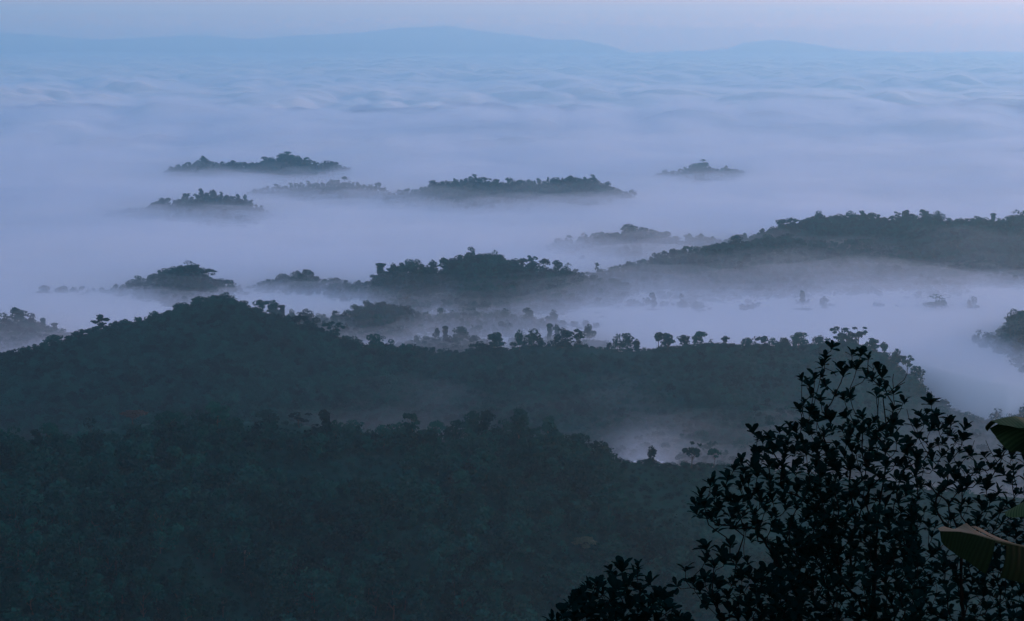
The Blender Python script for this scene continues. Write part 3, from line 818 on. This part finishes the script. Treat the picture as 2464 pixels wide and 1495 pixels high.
def forest_points():
    P, S, K = [], [], []
    g = np.random.default_rng(5)
    def put(pts, h, kinds, zoff=0.3):
        z = terrain(pts[:, 0], pts[:, 1])
        P.append(np.stack([pts[:, 0], pts[:, 1], z - zoff], 1)); S.append(h); K.append(kinds)
    # near slope: rest of the closed forest and undergrowth
    m = ok & ~individual & ~grassy
    q = near_pts[m]
    put(q, (7.5 + 9.5 * g.random(len(q))) * (1 - 0.12 * smoothstep(-90, 0, q[:, 1] - RIDGES['near'].yc(q[:, 0] / q[:, 1]))), g.choice([0, 1, 2, 3, 4, 5, 2, 3], len(q)))
    und = grid_points(-0.36, 0.36, 640, 1080, 4.8, g)
    und = und[und[:, 1] < RIDGES['near'].yc(und[:, 0] / und[:, 1]) + 40]
    put(und, 1.8 + 2.6 * g.random(len(und)) ** 1.5, g.choice([6, 7, 8, 6, 7, 10, 11], len(und)))
    # the dark hill and the low hill beside it
    for nm, y0, y1, step in (('hill', 1330, 1900, 5.6), ('hill_left', 1800, 2080, 6.5)):
        q = grid_points(-0.36, 0.36, y0, y1, step, g)
        z = terrain(q[:, 0], q[:, 1])
        u = q[:, 0] / q[:, 1]
        keep = (z > fog_top(q[:, 0], q[:, 1]) - 22) & (q[:, 1] < RIDGES[nm].yc(u) + 45)
        q = q[keep]; u = u[keep]
        left = smoothstep(0.02, -0.06, u + 0.03 * perlin(q[:, 0] / 60, q[:, 1] / 80, 8))
        patch = perlin(q[:, 0] / 70, q[:, 1] / 90, 31)
        crest_d = RIDGES[nm].yc(u) - q[:, 1]
        h = 2.0 + 2.2 * g.random(len(q)) + left * (2.0 + 3.0 * g.random(len(q))) + np.where((patch > 0.25) & (crest_d > 25), 3.0 * g.random(len(q)), 0)
        k = g.choice([6, 7, 8, 6, 10, 11], len(q))
        tall = (g.random(len(q)) < 0.08 + 0.36 * left + 0.10 * (patch > 0.2)) & ((crest_d > 12) | (left > 0.3))
        h = np.where(tall, 6.5 + 5 * g.random(len(q)), h); k = np.where(tall, g.choice([0, 1, 2, 3, 5], len(q)), k)
        bare = (crest_d < 30) & (left < 0.3) & (u < 0.075)
        h = np.where(bare, 0.8 + 1.2 * g.random(len(q)), h)
        put(q, h, k)
    # scrub round the foot of each tree on the skyline
    ft = np.array([f_ for f_ in FEET if f_[1] < 2100])
    q = np.repeat(ft, 6, 0) + g.normal(size=(len(ft) * 6, 2)) * np.array([4.5, 3.0])
    put(q, 2.2 + 2.8 * g.random(len(q)), g.choice([6, 7, 8, 10], len(q)))
    # wooded islands and ridges beyond
    for nm, r in RIDGES.items():
        if nm in ('near', 'hill', 'hill_left', 'near_back', 'hill_back', 'ridge_back', 'saddle_back', 'mist_right'):
            continue
        Y = float(np.mean(r.Y))
        step = 7.5 if Y < 3000 else 8.5
        q = grid_points(r.u[0] - 0.02, min(r.u[-1] + 0.02, 0.36), r.Y.min() - 400, r.Y.max() + 60, step, g)
        z = terrain(q[:, 0], q[:, 1])
        hz = r.height(q[:, 0], q[:, 1])
        keep = (z > fog_top(q[:, 0], q[:, 1]) - 30) & (z < hz + 14)
        q = q[keep]
        if nm in ('mist_right', 'hill_back'):
            q = q[g.random(len(q)) < 0.35]
        if not len(q):
            continue
        h = (5.0 + 8.0 * g.random(len(q)) ** 1.4 + 4 * (g.random(len(q)) < 0.07)) * (1 + 0.45 * perlin(q[:, 0] / 38, q[:, 1] / 60, 71))
        k = g.choice([0, 1, 2, 3, 4, 5], len(q))
        if nm in ('low_middle', 'far_d', 'far_b'):
            bam = g.random(len(q)) < 0.65
            k = np.where(bam, g.choice([10, 11], len(q)), k); h = np.where(bam, 5 + 3.5 * g.random(len(q)), h)
        put(q, h, k)
    return np.concatenate(P), np.concatenate(S), np.concatenate(K)

FP, FS, FK = forest_points()
gk = np.random.default_rng(3)
me = bpy.data.meshes.new('forest')
me.vertices.add(len(FP)); me.vertices.foreach_set('co', FP.astype(np.float32).ravel())
wid = 0.85 + 0.45 * gk.random(len(FP))
a = me.attributes.new('size', 'FLOAT_VECTOR', 'POINT'); a.data.foreach_set('vector', np.stack([FS * wid, FS * wid, FS], 1).astype(np.float32).ravel())
a = me.attributes.new('turn', 'FLOAT_VECTOR', 'POINT'); a.data.foreach_set('vector', np.stack([0.08 * gk.normal(size=len(FP)), 0.08 * gk.normal(size=len(FP)), 6.28 * gk.random(len(FP))], 1).astype(np.float32).ravel())
a = me.attributes.new('pick', 'INT', 'POINT'); a.data.foreach_set('value', np.array([order_index[int(k)] for k in FK], np.int32))
forest = link('forest', me)
tag(forest, kind='stuff')
nt = bpy.data.node_groups.new('forest_scatter', 'GeometryNodeTree')
nt.interface.new_socket('Geometry', in_out='INPUT', socket_type='NodeSocketGeometry')
nt.interface.new_socket('Geometry', in_out='OUTPUT', socket_type='NodeSocketGeometry')
N, Lk = nt.nodes, nt.links
gi, go = N.new('NodeGroupInput'), N.new('NodeGroupOutput')
iop = N.new('GeometryNodeInstanceOnPoints')
ci = N.new('GeometryNodeCollectionInfo'); ci.inputs['Collection'].default_value = protos
ci.inputs['Separate Children'].default_value = True; ci.inputs['Reset Children'].default_value = True
iop.inputs['Pick Instance'].default_value = True
def named(nm, tp):
    q = N.new('GeometryNodeInputNamedAttribute'); q.data_type = tp; q.inputs['Name'].default_value = nm
    return q.outputs['Attribute']
e2r = N.new('FunctionNodeEulerToRotation')
Lk.new(gi.outputs[0], iop.inputs['Points']); Lk.new(ci.outputs[0], iop.inputs['Instance'])
Lk.new(named('pick', 'INT'), iop.inputs['Instance Index'])
Lk.new(named('turn', 'FLOAT_VECTOR'), e2r.inputs[0]); Lk.new(e2r.outputs[0], iop.inputs['Rotation'])
Lk.new(named('size', 'FLOAT_VECTOR'), iop.inputs['Scale'])
Lk.new(iop.outputs[0], go.inputs[0])
md = forest.modifiers.new('scatter', 'NODES'); md.node_group = nt

# ------------------------------------------------------------------ dark glossy-leaved trees in the foreground
def in_poly(pts, poly):
    x, y = pts[:, 0], pts[:, 1]; r = np.zeros(len(pts), bool)
    j = len(poly) - 1
    for i in range(len(poly)):
        xi, yi = poly[i]; xj, yj = poly[j]
        c = ((yi > y) != (yj > y)) & (x < (xj - xi) * (y - yi) / (yj - yi + 1e-9) + xi)
        r ^= c; j = i
    return r

def scatter_poly(poly, spacing, g, layers=1):
    poly = np.array(poly, float); lo, hi = poly.min(0), poly.max(0)
    out = []
    for _ in range(layers):
        keep = []
        c = lo + (hi - lo) * g.random((6000, 2))
        c = c[in_poly(c, poly)]
        for p in c:
            if not keep or np.min(np.sum((np.array(keep) - p) ** 2, 1)) > spacing * spacing:
                keep.append(p)
        out += keep
    return np.array(out)

def leaf_verts(base, axis, up, L, W, curl, g):
    """One obovate leaf, a folded strip of 4 x 2 quads."""
    side = np.cross(axis, up); side /= np.linalg.norm(side) + 1e-9
    nrm = np.cross(side, axis)
    ts = np.array([0.0, 0.28, 0.58, 0.84, 1.0]); ws = np.array([0.12, 0.60, 1.0, 0.90, 0.22])
    v = []
    for t, w in zip(ts, ws):
        c = base + axis * (L * t) - nrm * (curl * L * t * t)
        v += [c - side * (W * w) + nrm * (0.28 * W * w), c, c + side * (W * w) + nrm * (0.28 * W * w)]
    return np.array(v)
LEAF_F = np.array([(3 * i + j, 3 * i + j + 1, 3 * i + j + 4, 3 * i + j + 3) for i in range(4) for j in range(2)])

def glossy_tree(label, root, spine, tips, bare, leafL, seed, dist, depth, cat='tree', name='glossy_leaved_tree', trunk_r=0.05):
    g = np.random.default_rng(seed)
    nodes = [np.array(root)]; par = [-1]
    for s in spine:
        nodes.append(np.array(s)); par.append(len(nodes) - 2)
    ctr = np.array(spine[-1])
    TIP = []
    for (px, py) in tips:
        d = dist + depth * np.clip(g.normal() * 0.5, -1, 1)
        TIP.append(np.array(pix(px, py, d)))
    order = np.argsort([np.linalg.norm(t - np.array(root)) for t in TIP])
    tipnode = []
    rdist = [np.linalg.norm(n - np.array(root)) for n in nodes]
    for k in order:
        t = TIP[k]
        arr = np.array(nodes)
        dv = t - arr
        dl = np.linalg.norm(dv, axis=1)
        rise = dv[:, 2] / np.maximum(dl, 1e-6)
        cost = dl * (1.25 - 0.55 * rise) + 0.10 * np.array(rdist)
        cost[0] += 5
        j = int(np.argmin(cost))
        a = nodes[j]
        seg = dl[j]
        pdir = (a - nodes[par[j]]) if par[j] >= 0 else np.array([0, 0, 1.0])
        pdir = pdir / (np.linalg.norm(pdir) + 1e-9)
        n_in = max(1, int(seg / 0.10))
        c1 = a + pdir * seg * 0.35; c2 = t - np.array([0, 0, seg * 0.38]) - 0.05 * seg * g.normal(size=3)
        prev = j
        for i in range(1, n_in + 1):
            s = i / (n_in + 1)
            q = (1 - s) ** 3 * a + 3 * (1 - s) ** 2 * s * c1 + 3 * (1 - s) * s * s * c2 + s ** 3 * t
            nodes.append(q); par.append(prev); rdist.append(rdist[prev] + seg / (n_in + 1)); prev = len(nodes) - 1
        nodes.append(t); par.append(prev); rdist.append(rdist[prev] + seg / (n_in + 1)); tipnode.append(len(nodes) - 1)
    n_leafy = len(tipnode)
    # bare twigs
    for path in bare:
        P3 = [np.array(pix(x, y, dist)) for x, y in path]
        j = int(np.argmin(np.linalg.norm(np.array(nodes) - P3[0], axis=1)))
        prev = j
        for q in P3[1:]:
            nodes.append(q); par.append(prev); rdist.append(0); prev = len(nodes) - 1
    nodes = np.array(nodes); par = np.array(par)
    load = np.ones(len(nodes)) * 0.0
    kids = {}
    for i in range(len(nodes) - 1, 0, -1):
        if load[i] == 0: load[i] = 1
        load[par[i]] += load[i]
        kids.setdefault(par[i], []).append(i)
    rad = np.minimum(0.0034 * load ** 0.47, trunk_r)
    # tubes along the heaviest child
    tubes = []
    stack = [(0, None)]
    while stack:
        st, pre = stack.pop()
        chain = ([pre] if pre is not None else []) + [st]
        cur = st
        while cur in kids:
            ks = sorted(kids[cur], key=lambda q: -load[q])
            for o_ in ks[1:]:
                stack.append((o_, cur))
            cur = ks[0]; chain.append(cur)
        if len(chain) > 1:
            rr = rad[chain].copy()
            if pre is not None: rr[0] = min(rr[0], rr[1] * 1.1)
            tubes.append(tube(nodes[chain], rr, 5))
    V, F = merge_tubes(tubes)
    base = Vector(root)
    ro = bpy.data.objects.new(name, None); ro.location = base; COL.objects.link(ro)
    tag(ro, label, cat)
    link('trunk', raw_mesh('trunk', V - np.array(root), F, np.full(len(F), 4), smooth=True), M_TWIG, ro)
    LV, LF, o_ = [], [], 0
    for ti in tipnode:
        t = nodes[ti]; ax = t - nodes[par[ti]]; ax = ax / (np.linalg.norm(ax) + 1e-9)
        ax = ax * 0.6 + np.array([0, 0, 0.7]) + 0.15 * g.normal(size=3); ax /= np.linalg.norm(ax)
        nl = int(g.integers(6, 11)); a0 = g.random() * 6.28
        ref = np.array([1.0, 0, 0]) if abs(ax[0]) < 0.8 else np.array([0, 1.0, 0])
        A = np.cross(ax, ref); A /= np.linalg.norm(A); B = np.cross(ax, A)
        big = 0.75 + 0.5 * g.random()
        for q in range(nl):
            th = a0 + q * 2.4; ring = q / nl
            out = A * math.cos(th) + B * math.sin(th)
            open_ = 1.12 - 0.78 * ring + 0.28 * g.normal()
            d = ax * math.cos(open_) + out * math.sin(open_); d /= np.linalg.norm(d)
            L = leafL * big * (0.6 + 0.55 * g.random())
            bs = t - ax * (0.35 * leafL * (1 - ring))
            v = leaf_verts(bs, d, ax, L, L * (0.22 + 0.08 * g.random()), 0.10 + 0.25 * g.random(), g)
            LV.append(v); LF.append(LEAF_F + o_); o_ += len(v)
    LV = np.concatenate(LV); LF = np.concatenate(LF)
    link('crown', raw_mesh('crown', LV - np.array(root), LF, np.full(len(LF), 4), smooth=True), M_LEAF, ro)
    return ro

gt = np.random.default_rng(21)
def foot(px, d):
    p = pix(px, 1495, d)
    return (p.x, d, float(terrain(np.array([p.x]), np.array([d]))[0]) - 0.05)

TOP_TIPS = [(2003, 833), (1986, 860), (1978, 878), (2050, 850), (2072, 852), (2090, 858), (2112, 888), (2022, 885), (2062, 884), (2048, 880), (2030, 900), (2085, 905), (2098, 912), (2125, 905), (2118, 925),
            (1930, 912), (1960, 905), (1975, 905), (1985, 925), (1945, 925), (1952, 950), (1935, 968), (1975, 960), (2010, 948), (2030, 955), (2045, 955), (2130, 935), (2150, 945), (2175, 965), (2110, 950), (2150, 985),
            (1925, 985), (1950, 990), (1812, 1038), (1850, 1055), (1875, 1035), (1900, 1020), (1835, 1060)]
LEFT_POLY = [(1660, 1222), (1690, 1187), (1725, 1148), (1780, 1108), (1850, 1078), (1950, 1062), (2010, 1100), (2010, 1360), (1880, 1335), (1800, 1296), (1735, 1268), (1690, 1250)]
MID_POLY = [(1810, 1050), (1880, 1045), (1935, 1015), (2000, 995), (2100, 1005), (2150, 1010), (2180, 1060), (2210, 1110), (2215, 1500), (1850, 1500), (1870, 1400), (1900, 1335), (1985, 1100)]
LOW_POLY = [(1700, 1420), (1790, 1385), (1860, 1385), (1930, 1400), (1930, 1530), (1740, 1530)]
LOW_TIPS = [(1627, 1408), (1650, 1368), (1700, 1318), (1735, 1326), (1757, 1312), (1698, 1348), (1668, 1400), (1682, 1420), (1718, 1360), (1742, 1352), (1772, 1350), (1798, 1352), (1780, 1372), (1830, 1380), (1845, 1372), (1695, 1395), (1722, 1395), (1700, 1450)]
tips = TOP_TIPS + [tuple(p) for q in (LEFT_POLY, MID_POLY) for sp in (23, 30) for p in scatter_poly(q, sp, gt)] + [tuple(p) for p in scatter_poly([(1860, 1330), (1990, 1230), (2200, 1250), (2210, 1510), (1780, 1510)], 27, gt)] + [tuple(p) for p in scatter_poly(LOW_POLY, 27, gt, 2)] + LOW_TIPS
D0 = 18.0
spine = [tuple(pix(2085, 1640, D0)), tuple(pix(2095, 1500, D0)), tuple(pix(2105, 1400, D0)), tuple(pix(2110, 1290, D0)), tuple(pix(2118, 1200, D0))]
bare = [[(2110, 1000), (2125, 960), (2150, 935), (2175, 915), (2183, 900)], [(2150, 935), (2148, 915), (2150, 900)], [(2160, 925), (2178, 920)], [(2085, 905), (2102, 890), (2100, 875)], [(1990, 880), (2005, 895), (2012, 905)]]
glossy_tree('large dark tree with glossy leaf rosettes at the lower right, reaching highest against the mist', foot(2080, D0), spine, tips, bare, 0.104, 4, D0, 0.75, trunk_r=0.07)

RIGHT_POLY = [(2195, 1075), (2215, 1020), (2240, 985), (2285, 1010), (2310, 1035), (2335, 1075), (2360, 1100), (2410, 1070), (2470, 1065), (2560, 1080), (2560, 1500), (2190, 1500)]
rt = [(2240, 968), (2232, 992), (2255, 998), (2290, 1010), (2322, 1030), (2215, 1000), (2275, 1030), (2205, 1025), (2300, 1060)] + [tuple(p) for p in scatter_poly(RIGHT_POLY, 24, gt, 1)] + [tuple(p) for p in scatter_poly(RIGHT_POLY, 40, gt, 1)] + [tuple(p) for p in scatter_poly([(2190, 1330), (2560, 1330), (2560, 1520), (2190, 1520)], 27, gt, 1)]
D1 = 20.5
rs = [tuple(pix(2330, 1640, D1)), tuple(pix(2320, 1500, D1)), tuple(pix(2312, 1400, D1)), tuple(pix(2315, 1300, D1))]
bare1 = [[(2225, 1060), (2200, 1035), (2188, 1010), (2182, 985)], [(2330, 1130), (2335, 1090), (2345, 1060)], [(2395, 1110), (2380, 1080), (2372, 1060)], [(2420, 1130), (2425, 1080), (2428, 1045)]]
glossy_tree('thinner glossy-leaved tree behind the banana leaves at the right edge', foot(2330, D1), rs, rt, bare1, 0.110, 9, D1, 0.8, trunk_r=0.055)

SHRUB = [(1318, 1500), (1350, 1470), (1385, 1432), (1425, 1402), (1470, 1400), (1530, 1405), (1570, 1425), (1610, 1455), (1660, 1500), (1660, 1600), (1320, 1600)]
st = [(1468, 1372), (1497, 1368), (1535, 1362), (1437, 1402), (1563, 1402), (1525, 1385), (1480, 1385), (1412, 1412), (1590, 1425), (1600, 1440)] + [tuple(p) for p in scatter_poly(SHRUB, 25, gt, 2)]
D2 = 16.5
ss = [tuple(pix(1490, 1680, D2)), tuple(pix(1488, 1580, D2)), tuple(pix(1487, 1510, D2))]
glossy_tree('low rounded glossy-leaved shrub rising from the bottom edge, left of the large dark tree', foot(1490, D2), ss, st, [], 0.112, 14, D2, 0.6, cat='shrub', name='glossy_leaved_shrub', trunk_r=0.03)

# ------------------------------------------------------------------ banana plant at the right edge
def banana_mat(name='banana_leaf', far=None, base=None):
    m, n, l, p = new_mat(name)
    uv = n.new('ShaderNodeUVMap'); uv.uv_map = 'leaf'
    sep = n.new('ShaderNodeSeparateXYZ'); l.new(uv.outputs[0], sep.inputs[0])
    wv = n.new('ShaderNodeTexWave'); wv.inputs['Scale'].default_value = 14; wv.inputs['Distortion'].default_value = 1.5
    mp = n.new('ShaderNodeMapping'); mp.inputs['Scale'].default_value = (1, 0.12, 1); l.new(uv.outputs[0], mp.inputs[0]); l.new(mp.outputs[0], wv.inputs['Vector'])
    mix = n.new('ShaderNodeMix'); mix.data_type = 'RGBA'
    mix.inputs['A'].default_value = (*(base or (0.022, 0.05, 0.022)), 1); mix.inputs['B'].default_value = (*(tuple(1.4 * c for c in base) if base else (0.042, 0.08, 0.036)), 1)
    l.new(wv.outputs['Fac'], mix.inputs['Factor'])
    if far is None:
        l.new(mix.outputs['Result'], p.inputs['Base Color'])
    else:                                                # sky light on the blade's far half, painted in as a straw tint
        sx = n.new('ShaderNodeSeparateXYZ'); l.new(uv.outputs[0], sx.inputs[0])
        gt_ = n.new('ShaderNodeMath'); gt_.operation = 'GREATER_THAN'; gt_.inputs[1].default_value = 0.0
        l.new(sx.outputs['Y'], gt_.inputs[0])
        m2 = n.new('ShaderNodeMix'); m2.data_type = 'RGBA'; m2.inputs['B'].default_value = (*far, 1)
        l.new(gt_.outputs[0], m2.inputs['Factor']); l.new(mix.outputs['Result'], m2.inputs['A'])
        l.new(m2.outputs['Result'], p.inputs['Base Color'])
    bp = n.new('ShaderNodeBump'); bp.inputs['Strength'].default_value = 0.15; bp.inputs['Distance'].default_value = 0.01
    l.new(wv.outputs['Fac'], bp.inputs['Height']); l.new(bp.outputs[0], p.inputs['Normal'])
    p.inputs['Roughness'].default_value = 0.6
    p.inputs['Specular IOR Level'].default_value = 0.03
    return m
M_BAN = banana_mat()
M_BANLIT = banana_mat('banana_leaf_half_dry', (0.11, 0.10, 0.065), (0.005, 0.012, 0.004))  # pale far half imitates sky light lying on the blade
M_STEM = foliage_mat('banana_stem', (0.05, 0.07, 0.03), (0.10, 0.09, 0.05), 0.6, 4.0, 0.3, obj_var=False)

def bez(P, n):
    P = np.array(P, float)
    t = np.linspace(0, len(P) - 1, n); i = np.clip(t.astype(int), 0, len(P) - 2); f = (t - i)[:, None]
    Q = np.concatenate([[2 * P[0] - P[1]], P, [2 * P[-1] - P[-2]]])
    p0, p1, p2, p3 = Q[i], Q[i + 1], Q[i + 2], Q[i + 3]
    return 0.5 * (2 * p1 + (p2 - p0) * f + (2 * p0 - 5 * p1 + 4 * p2 - p3) * f ** 2 + (3 * p1 - p0 - 3 * p2 + p3) * f ** 3)

def banana_leaf(parent, origin, rib, width, droop_near, droop_far, seed, tears=(), n=44, start=0.25, mat=None):
    """rib: points from the stem to the tip; two blade halves that droop by their own angle."""
    g = np.random.default_rng(seed)
    C = bez(rib, n)
    T = np.gradient(C, axis=0); T /= np.linalg.norm(T, axis=1)[:, None]
    S = np.cross(T, np.array([0, 0, 1.0])); S /= np.linalg.norm(S, axis=1)[:, None]
    Nn = np.cross(S, T)
    t = np.linspace(0, 1, n)
    w = width * np.clip((t - start) / 0.15, 0, 1) ** 0.6 * np.clip((1 - t) / 0.35, 0, 1) ** 0.5 + 0.004
    V, F, UV, o = [], [], [], 0
    m = 8
    for sgn, droop in ((1, droop_near), (-1, droop_far)):
        ks = np.linspace(0, 1, m)
        ang = droop * (0.35 + 0.65 * ks)
        rows_ = []
        for i in range(n):
            pos = C[i].copy(); row = [pos.copy()]
            wob = 0.18 * math.sin(t[i] * 17 + seed + sgn) + 0.10 * math.sin(t[i] * 41 + seed)
            for j in range(1, m):
                a = ang[j] + wob * ks[j]
                pos = pos + (S[i] * sgn * math.cos(a) - Nn[i] * math.sin(a)) * (w[i] / (m - 1)) + T[i] * (0.35 * w[i] / (m - 1)) * (1 - .3 * ks[j])
                row.append(pos.copy())
            rows_.append(row)
        rows_ = np.array(rows_)
        V.append(rows_.reshape(-1, 3)); UV.append(np.stack([np.repeat(t[:, None], m, 1), np.repeat(sgn * ks[None], n, 0)], -1).reshape(-1, 2))
        idx = np.arange(n * m).reshape(n, m) + o
        q = np.stack([idx[:-1, :-1], idx[:-1, 1:], idx[1:, 1:], idx[1:, :-1]], -1)
        keep = np.ones((n - 1, m - 1), bool)
        for (side, k, dep) in tears:
            if side == sgn: keep[k, int(m * (1 - dep)):] = False
        F.append(q[keep].reshape(-1, 4)); o += n * m
    V = np.concatenate(V); F = np.concatenate(F); UV = np.concatenate(UV)
    me = raw_mesh('leaf', V - origin, F, np.full(len(F), 4), smooth=True)
    uvl = me.uv_layers.new(name='leaf')
    uvl.data.foreach_set('uv', UV[F.ravel()].astype(np.float32).ravel())
    lf = link('leaf', me, mat or M_BAN, parent)
    rr = 0.016 * (1.05 - t) + 0.003
    v, f = tube(C - Nn * 0.006 - origin, rr, 6)
    link('midrib', raw_mesh('midrib', v, f, np.full(len(f), 4), smooth=True), M_STEM, lf)
    return lf

bb = pix(2760, 1495, 12.0)
bz = float(terrain(np.array([bb.x]), np.array([12.0]))[0])
BO = np.array((bb.x, 12.0, bz))
ban = bpy.data.objects.new('banana_plant', None); ban.location = BO; COL.objects.link(ban)
tag(ban, 'banana plant with broad torn leaves reaching in from the right picture edge', 'plant')
topz = np.array(pix(2740, 1420, 12.0))
zs = np.linspace(0, 1, 9)[:, None]
v, f = tube(np.array([0, 0, -0.1]) * (1 - zs) + (topz - BO) * zs + 0.02 * np.sin(zs * 5), 0.10 * (1.15 - 0.55 * zs[:, 0]), 12)
link('stem', raw_mesh('stem', v, f, np.full(len(f), 4), smooth=True), M_STEM, ban)
def P3(*pts): return [np.array(pix(a, b, d)) for a, b, d in pts]
banana_leaf(ban, BO, [topz] + P3((2690, 1250, 11.9), (2600, 1100, 11.7), (2520, 1035, 11.5), (2450, 1003, 11.4), (2385, 1012, 11.3)), 0.27, 0.9, 0.35, 3, [(1, 33, .5)])
banana_leaf(ban, BO, [topz] + P3((2680, 1352, 11.7), (2600, 1342, 11.4), (2500, 1322, 11.2), (2400, 1300, 11.1), (2330, 1282, 11.1), (2262, 1278, 11.1)), 0.25, 0.05, 1.20, 5, [(-1, 27, .85), (-1, 28, .9), (1, 28, .8)], mat=M_BANLIT)
banana_leaf(ban, BO, [topz] + P3((2700, 1290, 12.3), (2600, 1210, 12.5), (2500, 1195, 12.6), (2418, 1232, 12.7)), 0.2, 0.8, 0.8, 8)
banana_leaf(ban, BO, [topz] + P3((2780, 1200, 12.0), (2850, 1000, 12.2), (2950, 900, 12.5), (3050, 950, 12.8)), 0.3, 0.7, 0.7, 11)
banana_leaf(ban, BO, [topz] + P3((2800, 1330, 12.2), (2900, 1250, 12.6), (3020, 1300, 13.0)), 0.28, 0.8, 0.8, 13)
print('trees as things:', n_tree, 'forest points:', len(FP))
